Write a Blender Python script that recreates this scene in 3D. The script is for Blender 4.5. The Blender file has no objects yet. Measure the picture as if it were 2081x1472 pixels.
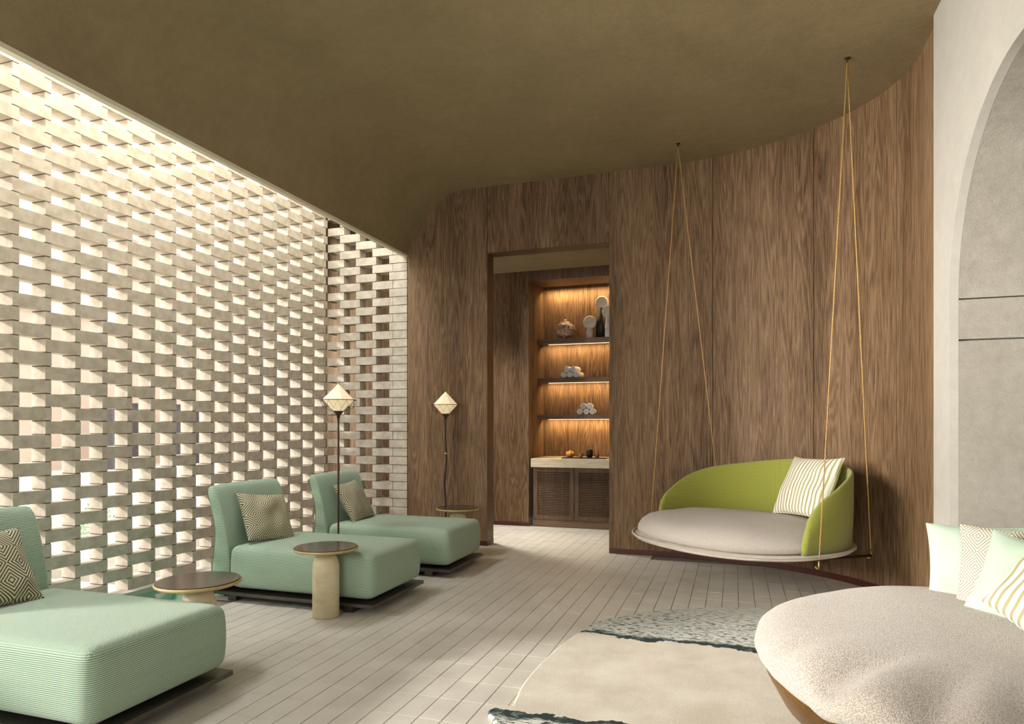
import bpy, bmesh, math, random
from mathutils import Vector, Matrix, noise
random.seed(7)
PI = math.pi
SC = bpy.context.scene
COL = SC.collection

# ------------------------------------------------------------------ camera
CX, HZ, FP, EYE = 1040.5, 866.0, 1356.0, 1.42
YAW = math.atan(449.5/1356.0)
cd = bpy.data.cameras.new('camera')
cd.sensor_width = 36; cd.sensor_fit = 'HORIZONTAL'
cd.lens = 36*FP/2081; cd.shift_y = (HZ-736)/2081; cd.clip_start = 0.05; cd.clip_end = 200
cam = bpy.data.objects.new('camera', cd); COL.objects.link(cam)
cam.location = (0, 0, EYE); cam.rotation_euler = (PI/2, 0, YAW)
SC.camera = cam

# ------------------------------------------------------------------ world, sun, daylight, exposure
w = bpy.data.worlds.new('sky'); SC.world = w; w.use_nodes = True
bg = w.node_tree.nodes['Background']
bg.inputs[0].default_value = (0.99, 0.98, 0.95, 1); bg.inputs[1].default_value = 1.6

def lamp(name, kind, loc, direction, energy, color, **kw):
    l = bpy.data.lights.new(name, kind); l.energy = energy; l.color = color
    for k, v in kw.items(): setattr(l, k, v)
    o = bpy.data.objects.new(name, l); COL.objects.link(o); o.location = loc
    o.rotation_euler = Vector(direction).to_track_quat('-Z', 'Y').to_euler()
    return o
lamp('sun', 'SUN', (-20, -14, 12), (0.82, 0.50, -0.36), 3.6, (1.0, 0.95, 0.88), angle=math.radians(6))
# low daylight reaching in through the open bay in the left side, before the brick screen begins
lamp('bay_daylight', 'AREA', (-4.85, 0.45, 2.35), (1, 0.72, -0.02), 72, (1.0, 0.95, 0.87), shape='RECTANGLE', size=2.4, size_y=2.0, spread=math.radians(52))
# daylight falling through the roof slot above the brick screen
lamp('slot_daylight', 'AREA', (-4.36, 3.9, 5.5), (-0.10, 0, -1), 120, (1.0, 0.975, 0.94), shape='RECTANGLE', size=0.8, size_y=9.0)
lamp('slot_skylight', 'AREA', (-6.0, 4.0, 6.3), (0.80, 0, -1), 720, (0.98, 0.98, 0.96), shape='RECTANGLE', size=1.6, size_y=8.0)
# added soft fill from behind the viewer; the front wall has no window
lamp('front_fill', 'AREA', (-2.6, -5.8, 2.6), (0.04, 1, -0.26), 255, (0.98, 0.98, 0.95), shape='RECTANGLE', size=4.2, size_y=3.2)
# lobby: two added fill lamps out of view, from the left side and above
lamp('lobby_side_fill', 'AREA', (-6.45, 8.47, 2.1), (1, 0.02, -0.18), 28, (1.0, 0.96, 0.90), shape='RECTANGLE', size=0.42, size_y=2.4)
lamp('lobby_top_fill', 'AREA', (-3.5, 8.2, 3.58), (0.28, 0, -1), 22, (1.0, 0.94, 0.84), shape='DISK', size=0.4, spread=math.radians(70))

SC.view_settings.view_transform = 'Standard'; SC.view_settings.look = 'None'
SC.view_settings.exposure = 0.40; SC.view_settings.gamma = 1; SC.view_settings.use_curve_mapping = False

# ------------------------------------------------------------------ material helpers
class NT:
    def __init__(s, name):
        s.m = bpy.data.materials.new(name); s.m.use_nodes = True
        s.t = s.m.node_tree; s.b = s.t.nodes['Principled BSDF']
    def n(s, kind, **kw):
        nd = s.t.nodes.new(kind)
        for k, v in kw.items():
            if k.startswith('i_'):
                key = k[2:]; key = int(key) if key.isdigit() else key
                s.set(nd.inputs[key], v)
            else: setattr(nd, k, v)
        return nd
    def set(s, sock, v):
        if isinstance(v, bpy.types.NodeSocket): s.t.links.new(v, sock)
        else: sock.default_value = v
    def coord(s, kind='Object', scale=(1, 1, 1), rot=(0, 0, 0)):
        if kind == 'World': c = s.n('ShaderNodeNewGeometry').outputs['Position']
        else: c = s.n('ShaderNodeTexCoord').outputs[kind]
        mp = s.n('ShaderNodeMapping'); s.set(mp.inputs[0], c)
        mp.inputs['Scale'].default_value = scale; mp.inputs['Rotation'].default_value = rot
        return mp.outputs[0]
    def noise(s, co, scale, detail=4, rough=0.55, dist=0.0):
        nd = s.n('ShaderNodeTexNoise'); s.set(nd.inputs['Vector'], co)
        nd.inputs['Scale'].default_value = scale; nd.inputs['Detail'].default_value = detail
        nd.inputs['Roughness'].default_value = rough; nd.inputs['Distortion'].default_value = dist
        return nd.outputs[0]
    def ramp(s, f, stops, interp='LINEAR'):
        r = s.n('ShaderNodeValToRGB'); s.set(r.inputs[0], f); cr = r.color_ramp; cr.interpolation = interp
        while len(cr.elements) < len(stops): cr.elements.new(0.5)
        for e, (p, c) in zip(cr.elements, stops):
            e.position = p; e.color = (*c, 1) if len(c) == 3 else c
        return r.outputs[0]
    def math(s, op, a, b=0.0, c=0.0):
        nd = s.n('ShaderNodeMath', operation=op); s.set(nd.inputs[0], a); s.set(nd.inputs[1], b)
        s.set(nd.inputs[2], c)
        return nd.outputs[0]
    def mix(s, f, a, b, mode='MIX'):
        nd = s.n('ShaderNodeMix', data_type='RGBA', blend_type=mode)
        s.set(nd.inputs[0], f)
        s.set(nd.inputs[6], a if isinstance(a, bpy.types.NodeSocket) else (*a, 1))
        s.set(nd.inputs[7], b if isinstance(b, bpy.types.NodeSocket) else (*b, 1))
        return nd.outputs[2]
    def sep(s, co):
        nd = s.n('ShaderNodeSeparateXYZ'); s.set(nd.inputs[0], co); return nd.outputs
    def rnd(s): return s.n('ShaderNodeObjectInfo').outputs['Random']
    def bump(s, h, strength=0.3, dist=0.01):
        nd = s.n('ShaderNodeBump'); s.set(nd.inputs['Height'], h)
        nd.inputs['Strength'].default_value = strength; nd.inputs['Distance'].default_value = dist
        s.t.links.new(nd.outputs[0], s.b.inputs['Normal'])
    def out(s, color=None, rough=0.6, metal=0.0, spec=None):
        if color is not None: s.set(s.b.inputs['Base Color'], color if isinstance(color, bpy.types.NodeSocket) else (*color, 1))
        s.set(s.b.inputs['Roughness'], rough); s.b.inputs['Metallic'].default_value = metal
        if spec is not None: s.b.inputs['Specular IOR Level'].default_value = spec
        return s.m

def m_plain(name, c, rough=0.6, metal=0.0, var=0.12, scale=8):
    k = NT(name); n = k.noise(k.coord('Object'), scale, 3)
    lo = tuple(x*(1-var) for x in c); hi = tuple(min(1, x*(1+var)) for x in c)
    return k.out(k.ramp(n, [(0.3, lo), (0.7, hi)]), rough, metal)

def m_wood(name, dark, mid, light, rough=0.5, s=1.0, rot=(0, 0, 0), co='World'):
    k = NT(name)
    c = k.coord(co, (1, 1, 1), rot)
    mp = k.n('ShaderNodeMapping'); k.set(mp.inputs[0], c); mp.inputs['Scale'].default_value = (s, s, s*0.022)
    fine = k.noise(mp.outputs[0], 190, 4, 0.75)
    mp2 = k.n('ShaderNodeMapping'); k.set(mp2.inputs[0], c); mp2.inputs['Scale'].default_value = (s, s, s*0.062)
    band = k.noise(mp2.outputs[0], 7, 2, 0.5, 0.6)
    rings = k.math('FRACT', k.math('MULTIPLY', band, 13.0))
    rings = k.math('ABSOLUTE', k.math('SUBTRACT', rings, 0.5))
    broad = k.noise(mp2.outputs[0], 2.4, 2)
    f = k.math('ADD', k.math('MULTIPLY', fine, 0.90), k.math('MULTIPLY', rings, 0.26))
    f = k.math('ADD', f, k.math('MULTIPLY', broad, 0.42))
    col = k.ramp(f, [(0.50, dark), (0.66, mid), (0.90, light)])
    k.bump(fine, 0.25, 0.002)
    return k.out(col, rough, 0.0, 0.22)

def m_concrete(name, a, b, bump=0.3, rough=0.85, sc=1.0, pit=True):
    k = NT(name); c = k.coord('World')
    big = k.noise(c, 1.3*sc, 5, 0.6, 0.3); mid = k.noise(c, 9*sc, 6, 0.65); fine = k.noise(c, 70*sc, 4, 0.7)
    f = k.math('ADD', k.math('MULTIPLY', big, 0.40), k.math('MULTIPLY', mid, 0.35))
    f = k.math('ADD', f, k.math('MULTIPLY', fine, 0.25))
    col = k.ramp(f, [(0.38, a), (0.64, b)])
    h = k.math('ADD', k.math('MULTIPLY', mid, 0.6), k.math('MULTIPLY', fine, 0.5))
    if pit:
        p = k.ramp(k.noise(c, 62*sc, 2, 0.5), [(0.28, (0.72, 0.72, 0.72)), (0.36, (1, 1, 1))])
        col = k.mix(1.0, col, p, 'MULTIPLY')
    k.bump(h, bump, 0.012)
    return k.out(col, rough)

M = {}
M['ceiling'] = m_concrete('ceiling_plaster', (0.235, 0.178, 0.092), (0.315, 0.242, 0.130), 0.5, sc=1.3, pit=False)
M['lip'] = m_concrete('ceiling_edge_lit', (0.72, 0.65, 0.50), (0.80, 0.73, 0.58), 0.2, pit=False)  # lit edge put into a paler colour; unseen outer face bounces slot light
M['concrete'] = m_concrete('smooth_concrete', (0.40, 0.38, 0.335), (0.485, 0.46, 0.41), 0.18, pit=False)
M['rough'] = m_concrete('rough_concrete', (0.29, 0.265, 0.22), (0.40, 0.37, 0.315), 0.8, sc=1.6)
M['oak'] = m_wood('oak_veneer', (0.034, 0.016, 0.006), (0.125, 0.071, 0.034), (0.29, 0.185, 0.105), 0.6)
M['oak_dark'] = m_wood('oak_dark', (0.050, 0.028, 0.015), (0.11, 0.066, 0.038), (0.19, 0.12, 0.072), 0.45)
M['oak_flat'] = m_wood('oak_crosswise', (0.055, 0.032, 0.018), (0.13, 0.08, 0.048), (0.22, 0.15, 0.09), 0.45, rot=(0, PI/2, 0))
M['walnut'] = m_wood('walnut_shell', (0.035, 0.015, 0.003), (0.085, 0.038, 0.007), (0.14, 0.068, 0.014), 0.3, rot=(0.35, PI/2, 0))
M['redbase'] = m_plain('rust_red_metal', (0.075, 0.018, 0.008), 0.45, 0.1)
M['black'] = m_plain('black', (0.010, 0.009, 0.009), 0.5)
M['grout'] = m_plain('grout', (0.22, 0.195, 0.155), 0.9)
M['joint'] = m_plain('mortar', (0.13, 0.09, 0.06), 0.95)  # mortar brown, darkened further for the shadow in the joints

k = NT('brick_clay'); c = k.coord('World'); n1 = k.noise(c, 14, 5); n2 = k.noise(c, 120, 3, 0.7)
base = k.ramp(n1, [(0.35, (0.42, 0.365, 0.285)), (0.66, (0.56, 0.505, 0.42))])
base = k.mix(k.math('MULTIPLY', k.rnd(), 0.22), base, (0.41, 0.355, 0.285))
k.bump(k.math('ADD', n1, n2), 0.25, 0.004); M['brick'] = k.out(base, 0.85)

k = NT('floor_tile_ceramic'); c = k.coord('World'); n1 = k.noise(c, 5, 5); n2 = k.noise(c, 60, 4, 0.7)
base = k.ramp(k.math('ADD', k.math('MULTIPLY', n1, .7), k.math('MULTIPLY', n2, .3)), [(0.35, (0.56, 0.53, 0.465)), (0.66, (0.67, 0.645, 0.575))])
base = k.mix(k.math('MULTIPLY', k.rnd(), 0.25), base, (0.54, 0.51, 0.445))
k.bump(n2, 0.12, 0.003); M['tile'] = k.out(base, k.ramp(n1, [(0.3, (0.38,)*3), (0.7, (0.55,)*3)]))

def m_weave(name, a, b, c3, pitch=0.011, amt=0.72):
    k = NT(name); co = k.coord('Object'); x, y, z = k.sep(co)
    def w(v, p): return k.math('SINE', k.math('MULTIPLY', v, 2*PI/p))
    rib = k.math('MULTIPLY_ADD', w(z, pitch), 0.5, 0.5)
    dots = k.math('MULTIPLY', w(k.math('ADD', x, k.math('MULTIPLY', z, 0.5)), pitch*0.9), w(k.math('SUBTRACT', y, k.math('MULTIPLY', z, 0.5)), pitch*0.9))
    dots = k.math('MULTIPLY_ADD', dots, 0.5, 0.5)
    nz = k.sep(k.n('ShaderNodeTexCoord').outputs['Normal'])[2]
    up = k.ramp(nz, [(0.45, (0, 0, 0)), (0.85, (1, 1, 1))])
    pat = k.n('ShaderNodeMix', data_type='FLOAT'); k.set(pat.inputs[0], up); k.set(pat.inputs[2], k.math('MULTIPLY_ADD', rib, 0.7, k.math('MULTIPLY', dots, 0.3))); k.set(pat.inputs[3], dots)
    p = pat.outputs[0]
    f = k.noise(k.coord('Object', (1, 1, 1)), 260, 2, 0.8)
    col = k.mix(k.math('MULTIPLY', k.ramp(p, [(0.25, (1, 1, 1)), (0.6, (0, 0, 0))]), amt), a, b)
    blotch = k.ramp(k.noise(k.coord('Object', (1, 1, 0.3)), 24, 3), [(0.52, (0, 0, 0)), (0.72, (1, 1, 1))])
    col = k.mix(k.math('MULTIPLY', blotch, 0.25), col, c3)
    k.bump(k.math('ADD', p, k.math('MULTIPLY', f, 0.4)), 0.5, 0.004)
    k.b.inputs['Sheen Weight'].default_value = 0.25
    return k.out(col, 0.9)
M['mint'] = m_weave('mint_woven_fabric', (0.44, 0.575, 0.435), (0.07, 0.14, 0.075), (0.38, 0.42, 0.22), 0.009, 0.85)
M['green'] = m_weave('lime_woven_fabric', (0.34, 0.355, 0.055), (0.15, 0.175, 0.02), (0.30, 0.26, 0.03), 0.013, 0.6)

def m_boucle(name, a, b, s=1.0):
    k = NT(name); co = k.coord('Object')
    v = k.n('ShaderNodeTexVoronoi'); k.set(v.inputs['Vector'], co); v.inputs['Scale'].default_value = 230*s
    n = k.noise(co, 330*s, 3, 0.7); l = k.noise(co, 3, 3)
    h = k.math('ADD', k.math('SUBTRACT', 1.0, v.outputs[0]), k.math('MULTIPLY', n, 0.6))
    col = k.ramp(h, [(0.70, b), (1.02, a)])
    col = k.mix(k.math('MULTIPLY', l, 0.25), col, b)
    k.bump(h, 0.6, 0.005*s)
    k.b.inputs['Sheen Weight'].default_value = 0.3
    return k.out(col, 0.95)
M['boucle'] = m_boucle('cream_boucle', (0.68, 0.635, 0.565), (0.36, 0.30, 0.245))
M['boucle2'] = m_boucle('oat_boucle', (0.72, 0.66, 0.59), (0.50, 0.445, 0.38), 1.3)
M['mintplain'] = m_plain('pale_mint_cotton', (0.45, 0.55, 0.44), 0.85, 0, 0.05)
M['piping'] = m_plain('pale_piping', (0.68, 0.60, 0.50), 0.8)

k = NT('rhombus_weave'); x, y, z = k.sep(k.coord('Object'))
def tri(v, p): return k.math('ABSOLUTE', k.math('SUBTRACT', k.math('FRACT', k.math('ADD', k.math('DIVIDE', v, p), 20.5)), 0.5))
dd = k.math('ADD', tri(x, 0.15), k.math('MULTIPLY', tri(y, 0.20), 1.15))
st = k.math('FRACT', k.math('MULTIPLY', dd, 8.0))
col = k.ramp(st, [(0.40, (0.60, 0.56, 0.40)), (0.56, (0.085, 0.078, 0.035))])
k.bump(st, 0.25, 0.003); M['rhombus'] = k.out(col, 0.9)
k = NT('rhombus_weave_pale'); x, y, z = k.sep(k.coord('Object'))
dd = k.math('ADD', tri(x, 0.13), k.math('MULTIPLY', tri(y, 0.15), 1.0))
st = k.math('FRACT', k.math('MULTIPLY', dd, 9.0))
col = k.ramp(st, [(0.42, (0.74, 0.71, 0.60)), (0.58, (0.30, 0.27, 0.17))])
k.bump(st, 0.25, 0.003); M['rhombus_pale'] = k.out(col, 0.9)
k = NT('striped_cotton'); x, y, z = k.sep(k.coord('Object'))
wob = k.math('MULTIPLY_ADD', k.noise(k.coord('Object'), 30, 2), 0.002, x)
st = k.math('FRACT', k.math('ADD', k.math('DIVIDE', wob, 0.040), 40.0))
st = k.math('ABSOLUTE', k.math('SUBTRACT', st, 0.5))
k.bump(st, 0.25, 0.006)
M['stripe'] = k.out(k.ramp(st, [(0.13, (0.37, 0.33, 0.17)), (0.19, (0.50, 0.46, 0.29)), (0.24, (0.74, 0.72, 0.64))]), 0.9)

k = NT('travertine'); c = k.coord('Object', (1, 1, 1.6)); n = k.noise(c, 6, 7, 0.7, 0.2)
M['stone'] = k.out(k.ramp(n, [(0.30, (0.50, 0.40, 0.21)), (0.5, (0.63, 0.55, 0.35)), (0.70, (0.70, 0.64, 0.46))]), 0.45)
k = NT('counter_stone'); c = k.coord('World', (0.6, 1, 5)); n = k.noise(c, 7, 5, 0.6, 0.4)
M['counter'] = k.out(k.ramp(n, [(0.35, (0.50, 0.42, 0.28)), (0.65, (0.66, 0.59, 0.44))]), 0.45)
M['tabletop'] = m_plain('smoked_bronze_top', (0.075, 0.050, 0.038), 0.16, 0.25, 0.3, 5)
M['brass'] = m_plain('aged_brass', (0.50, 0.36, 0.13), 0.35, 0.7)
M['darkmetal'] = m_plain('gunmetal', (0.13, 0.115, 0.10), 0.28, 0.8)
M['polemetal'] = m_plain('oxblood_lacquer', (0.055, 0.022, 0.012), 0.35, 0.3)
M['frame'] = m_plain('sage_back_shell', (0.12, 0.135, 0.095), 0.5, 0.1)
M['rope'] = m_plain('golden_rope', (0.50, 0.30, 0.10), 0.6, 0.0, 0.25, 90)
M['towel'] = m_plain('white_terry', (0.78, 0.77, 0.75), 0.95, 0, 0.08, 60)
M['cream'] = m_plain('cream_glaze', (0.70, 0.63, 0.50), 0.5)
M['marble'] = m_plain('white_marble', (0.68, 0.66, 0.62), 0.4, 0, 0.2, 12)
M['orange'] = m_plain('orange_petals', (0.80, 0.36, 0.03), 0.6)
M['cup'] = m_plain('amber_clay', (0.30, 0.12, 0.05), 0.3)

k = NT('tureen_glaze'); c = k.coord('Object'); v = k.n('ShaderNodeTexVoronoi'); k.set(v.inputs['Vector'], c); v.inputs['Scale'].default_value = 34
M['tureen'] = k.out(k.ramp(v.outputs[0], [(0.30, (0.34, 0.10, 0.065)), (0.42, (0.62, 0.44, 0.34)), (0.60, (0.55, 0.42, 0.34)), (0.72, (0.11, 0.08, 0.10))]), 0.3)

def m_emit(name, c, strength, base=(0.8, 0.75, 0.65)):
    k = NT(name); k.b.inputs['Emission Color'].default_value = (*c, 1); k.b.inputs['Emission Strength'].default_value = strength
    return k.out(base, 0.6)
M['shade'] = m_emit('lit_paper_shade', (1.0, 0.74, 0.42), 0.38, (0.72, 0.63, 0.47))
M['led'] = m_emit('warm_led_strip', (1.0, 0.62, 0.38), 1.6)

k = NT('pool_mosaic'); c = k.coord('World'); x, y, z = k.sep(c)
b = k.n('ShaderNodeTexVoronoi', distance='CHEBYCHEV'); k.set(b.inputs['Vector'], c); b.inputs['Scale'].default_value = 26
M['mosaic'] = k.out(k.ramp(b.outputs[1], [(0.0, (0.20, 0.52, 0.42)), (1.0, (0.48, 0.80, 0.68))]), 0.3)
k = NT('pool_water')
tr_ = k.n('ShaderNodeBsdfTransparent'); tr_.inputs[0].default_value = (0.78, 0.96, 0.89, 1)
gl_ = k.n('ShaderNodeBsdfGlossy'); gl_.inputs['Roughness'].default_value = 0.03
bp_ = k.n('ShaderNodeBump'); k.set(bp_.inputs['Height'], k.noise(k.coord('World'), 14, 3)); bp_.inputs['Strength'].default_value = 0.2; bp_.inputs['Distance'].default_value = 0.01
k.t.links.new(bp_.outputs[0], gl_.inputs['Normal'])
fr_ = k.n('ShaderNodeFresnel'); fr_.inputs[0].default_value = 1.33
mx_ = k.n('ShaderNodeMixShader'); k.t.links.new(fr_.outputs[0], mx_.inputs[0]); k.t.links.new(tr_.outputs[0], mx_.inputs[1]); k.t.links.new(gl_.outputs[0], mx_.inputs[2])
k.t.links.new(mx_.outputs[0], k.t.nodes['Material Output'].inputs[0]); M['water'] = k.m

k = NT('rug_pile'); c = k.coord('World'); x, y, z = k.sep(c)
wn = k.noise(c, 3.2, 4, 0.6); wf = k.noise(c, 17, 5, 0.7, 0.3); st = k.noise(k.coord('World', (9.0, 34, 1), (0, 0, 0.12)), 2.0, 5, 0.66, 0.5)
# band borders: upper border y ~4.45, lower border y ~3.12, ragged
e1 = k.math('ADD', k.math('SUBTRACT', y, 4.40), k.math('MULTIPLY', k.math('SUBTRACT', wn, 0.5), 0.34))
e2 = k.math('ADD', k.math('SUBTRACT', 3.12, y), k.math('MULTIPLY', k.math('SUBTRACT', wn, 0.5), 0.3))
e = k.math('MAXIMUM', e1, e2)
e = k.math('ADD', e, k.math('MULTIPLY', k.math('SUBTRACT', wf, 0.5), 0.05))
cream = k.ramp(k.noise(c, 2.6, 6, 0.6), [(0.35, (0.60, 0.54, 0.45)), (0.65, (0.74, 0.69, 0.60))])
veins = k.ramp(st, [(0.530, (0.64, 0.65, 0.60)), (0.548, (0.33, 0.40, 0.36)), (0.562, (0.018, 0.030, 0.028))])
edge = k.ramp(wf, [(0.34, (0.16, 0.25, 0.23)), (0.46, (0.014, 0.028, 0.027))])
in_edge = k.ramp(e, [(0.0, (0, 0, 0)), (0.004, (1, 1, 1)), (0.055, (1, 1, 1)), (0.085, (0, 0, 0))])
in_vein = k.ramp(e, [(0.002, (0, 0, 0)), (0.008, (1, 1, 1))])
fade = k.ramp(k.math('SUBTRACT', y, 4.9), [(0.0, (1, 1, 1)), (0.6, (0.25, 0.25, 0.25))])
veins = k.mix(fade, (0.56, 0.56, 0.50), veins)
col = k.mix(in_vein, cream, veins); col = k.mix(in_edge, col, edge)
k.bump(k.noise(c, 190, 3, 0.7), 0.5, 0.006); M['rug'] = k.out(col, 0.95)

M['plaster_out'] = m_plain('peach_render', (0.66, 0.50, 0.39), 0.9, 0, 0.08, 2)
M['pave_out'] = m_plain('pale_paving', (0.78, 0.75, 0.70), 0.9, 0, 0.04, 3)
M['grass_out'] = m_plain('lawn', (0.34, 0.44, 0.29), 0.9, 0, 0.3, 6)
M['post_out'] = m_plain('grey_post', (0.13, 0.12, 0.13), 0.7)
M['leaf'] = m_plain('leaf', (0.24, 0.34, 0.19), 0.6, 0, 0.4, 20)

# ------------------------------------------------------------------ mesh helpers
def mesh_of(name, bm, mat, smooth=False):
    bmesh.ops.recalc_face_normals(bm, faces=bm.faces[:])
    me = bpy.data.meshes.new(name); bm.to_mesh(me); bm.free()
    for m in (mat if isinstance(mat, (list, tuple)) else [mat]): me.materials.append(m)
    if smooth: me.polygons.foreach_set('use_smooth', [True]*len(me.polygons)); me.update()
    return me
def link(name, me, parent=None, loc=(0, 0, 0), rot=(0, 0, 0)):
    o = bpy.data.objects.new(name, me); COL.objects.link(o); o.location = loc; o.rotation_euler = rot
    if parent: o.parent = parent
    return o
def obj(name, bm, mat, parent=None, smooth=False, loc=(0, 0, 0), rot=(0, 0, 0)):
    return link(name, mesh_of(name, bm, mat, smooth), parent, loc, rot)
def tag(o, label=None, cat=None, group=None, kind=None):
    if label: o['label'] = label
    if cat: o['category'] = cat
    if group: o['group'] = group
    if kind: o['kind'] = kind
    return o
def thing(name, label, cat, loc=(0, 0, 0), rz=0.0, group=None):
    o = bpy.data.objects.new(name, None); COL.objects.link(o); o.location = loc; o.rotation_euler = (0, 0, rz)
    o.empty_display_size = 0.1
    return tag(o, label, cat, group)
def copy_tree(o, parent=None):
    c = o.copy(); COL.objects.link(c); c.parent = parent
    for ch in list(o.children): copy_tree(ch, c)
    return c
def box(bm, x0, x1, y0, y1, z0, z1):
    v = [bm.verts.new(p) for p in ((x0,y0,z0),(x1,y0,z0),(x1,y1,z0),(x0,y1,z0),(x0,y0,z1),(x1,y0,z1),(x1,y1,z1),(x0,y1,z1))]
    for f in ((0,3,2,1),(4,5,6,7),(0,1,5,4),(1,2,6,5),(2,3,7,6),(3,0,4,7)): bm.faces.new([v[i] for i in f])
    return v
def B(*bs):
    bm = bmesh.new()
    for b in bs: box(bm, *b)
    return bm
def bevel(bm, w, seg=2):
    bmesh.ops.bevel(bm, geom=[e for e in bm.edges if e.is_manifold and e.calc_face_angle(0) > 0.4], offset=w, segments=seg, affect='EDGES', profile=0.6)
    return bm
def lathe(prof, n=32, bm=None, c=(0, 0, 0)):
    bm = bm or bmesh.new(); rings = []
    for r, z in prof:
        if r < 1e-5: rings.append([bm.verts.new((c[0], c[1], c[2]+z))])
        else: rings.append([bm.verts.new((c[0]+r*math.cos(2*PI*i/n), c[1]+r*math.sin(2*PI*i/n), c[2]+z)) for i in range(n)])
    for a, b in zip(rings, rings[1:]):
        if len(a) == 1 and len(b) == 1: continue
        for i in range(n):
            j = (i+1) % n
            if len(a) == 1: bm.faces.new((a[0], b[i], b[j]))
            elif len(b) == 1: bm.faces.new((a[i], a[j], b[0]))
            else: bm.faces.new((a[i], a[j], b[j], b[i]))
    return bm
def tube(bm, pts, r, n=8, closed=False):
    pts = [Vector(p) for p in pts]; rings = []
    rr = r if isinstance(r, (list, tuple)) else [r]*len(pts)
    N = len(pts)
    for i, p in enumerate(pts):
        if closed: t = pts[(i+1) % N]-pts[i-1]
        else: t = pts[min(i+1, N-1)]-pts[max(i-1, 0)]
        t.normalize(); up = Vector((0, 0, 1)) if abs(t.z) < 0.9 else Vector((1, 0, 0))
        a = t.cross(up).normalized(); b = t.cross(a)
        rings.append([bm.verts.new(p+rr[i]*(a*math.cos(2*PI*k/n)+b*math.sin(2*PI*k/n))) for k in range(n)])
    last = N if closed else N-1
    for i in range(last):
        A, Bq = rings[i], rings[(i+1) % N]
        for k in range(n): bm.faces.new((A[k], A[(k+1) % n], Bq[(k+1) % n], Bq[k]))
    if not closed: bm.faces.new(rings[0]); bm.faces.new(rings[-1][::-1])
    return bm
def prism(poly, y0, y1, bm=None):          # polygon in XZ extruded along Y
    bm = bm or bmesh.new()
    a = [bm.verts.new((x, y0, z)) for x, z in poly]; b = [bm.verts.new((x, y1, z)) for x, z in poly]
    bm.faces.new(a); bm.faces.new(b[::-1])
    n = len(poly)
    for i in range(n): bm.faces.new((a[i], a[(i+1) % n], b[(i+1) % n], b[i]))
    return bm
def slab(poly, z0, z1, bm=None):           # polygon in XY extruded along Z
    bm = bm or bmesh.new()
    a = [bm.verts.new((x, y, z0)) for x, y in poly]; b = [bm.verts.new((x, y, z1)) for x, y in poly]
    bm.faces.new(a); bm.faces.new(b[::-1])
    n = len(poly)
    for i in range(n): bm.faces.new((a[i], a[(i+1) % n], b[(i+1) % n], b[i]))
    return bm
def proj(X, Y, Z):
    s, c = math.sin(YAW), math.cos(YAW); r = X*c+Y*s; f = -X*s+Y*c
    if f < 0.1: return None
    return (CX+FP*r/f, HZ-FP*(Z-EYE)/f, f)

# ------------------------------------------------------------------ ROOM
XL, YB, XR = -4.95, 7.40, 1.31
ZC, XS, ZS = 4.249, -3.81, 3.50            # ceiling height, edge of the shell, underside of the shell
# --- ceiling shell with its rounded fall towards the slot
prof = [(1.6, ZC), (-2.95, ZC), (-3.08, 4.243), (-3.2, 4.222), (-3.33, 4.172), (-3.44, 4.095), (-3.54, 3.995), (-3.63, 3.87), (-3.70, 3.755), (-3.75, 3.655), (-3.785, 3.575), (XS, ZS)]
def smooth_profile(p, a, b, n=5):
    q = p[:a]
    for i in range(a, b):
        p0, p1, p2, p3 = (Vector(p[j]) for j in (i-1, i, i+1, min(i+2, len(p)-1)))
        for k_ in range(n):
            t = k_/n; v = 0.5*((2*p1)+(-p0+p2)*t+(2*p0-5*p1+4*p2-p3)*t*t+(-p0+3*p1-3*p2+p3)*t**3); q.append((v.x, v.y))
    return q+p[b:]
prof = smooth_profile([(1.6, ZC), (-2.80, ZC)]+prof[1:], 2, len(prof))
outer = [(XS-0.055, ZS+0.005), (XS-0.055, 4.65), (1.6, 4.65)]
ceil = obj('ceiling', prism(prof+outer, -6.1, YB+0.002), [M['ceiling'], M['lip']])
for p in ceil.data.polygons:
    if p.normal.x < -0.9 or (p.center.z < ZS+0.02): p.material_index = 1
tag(ceil, kind='structure')
c2 = obj('ceiling', B((-3.9, -0.8, YB+0.215, 9.9, 3.61, 3.75), (-6.6, -3.80, YB+0.15, 9.9, 4.62, 4.74)), M['ceiling']); tag(c2, kind='structure')

# --- curved oak wall
def wall_pt(s):       # arc-length-ish parameter on the plan curve -> (x, y, nx, ny) facing the room
    pass
curve = [(-1.312+0.05*i, YB) for i in range(12)]
curve = [p for p in curve if p[0] < -0.76]
for i in range(61):
    a = PI/2*(1-i/60); curve.append((-0.75+2.10*math.cos(a), 5.77+1.63*math.sin(a)))
curve += [(1.35, 5.6), (1.35, 5.4), (1.35, 5.2), (1.35, 5.0)]
cum = [0.0]
for a, b in zip(curve, curve[1:]): cum.append(cum[-1]+math.hypot(b[0]-a[0], b[1]-a[1]))
def at_s(s):
    s = max(0, min(cum[-1], s))
    for i in range(len(cum)-1):
        if s <= cum[i+1]:
            t = (s-cum[i])/(cum[i+1]-cum[i]); a, b = curve[i], curve[i+1]
            d = Vector((b[0]-a[0], b[1]-a[1])).normalized()
            return a[0]+(b[0]-a[0])*t, a[1]+(b[1]-a[1])*t, d.y, -d.x     # normal to the room side
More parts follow.
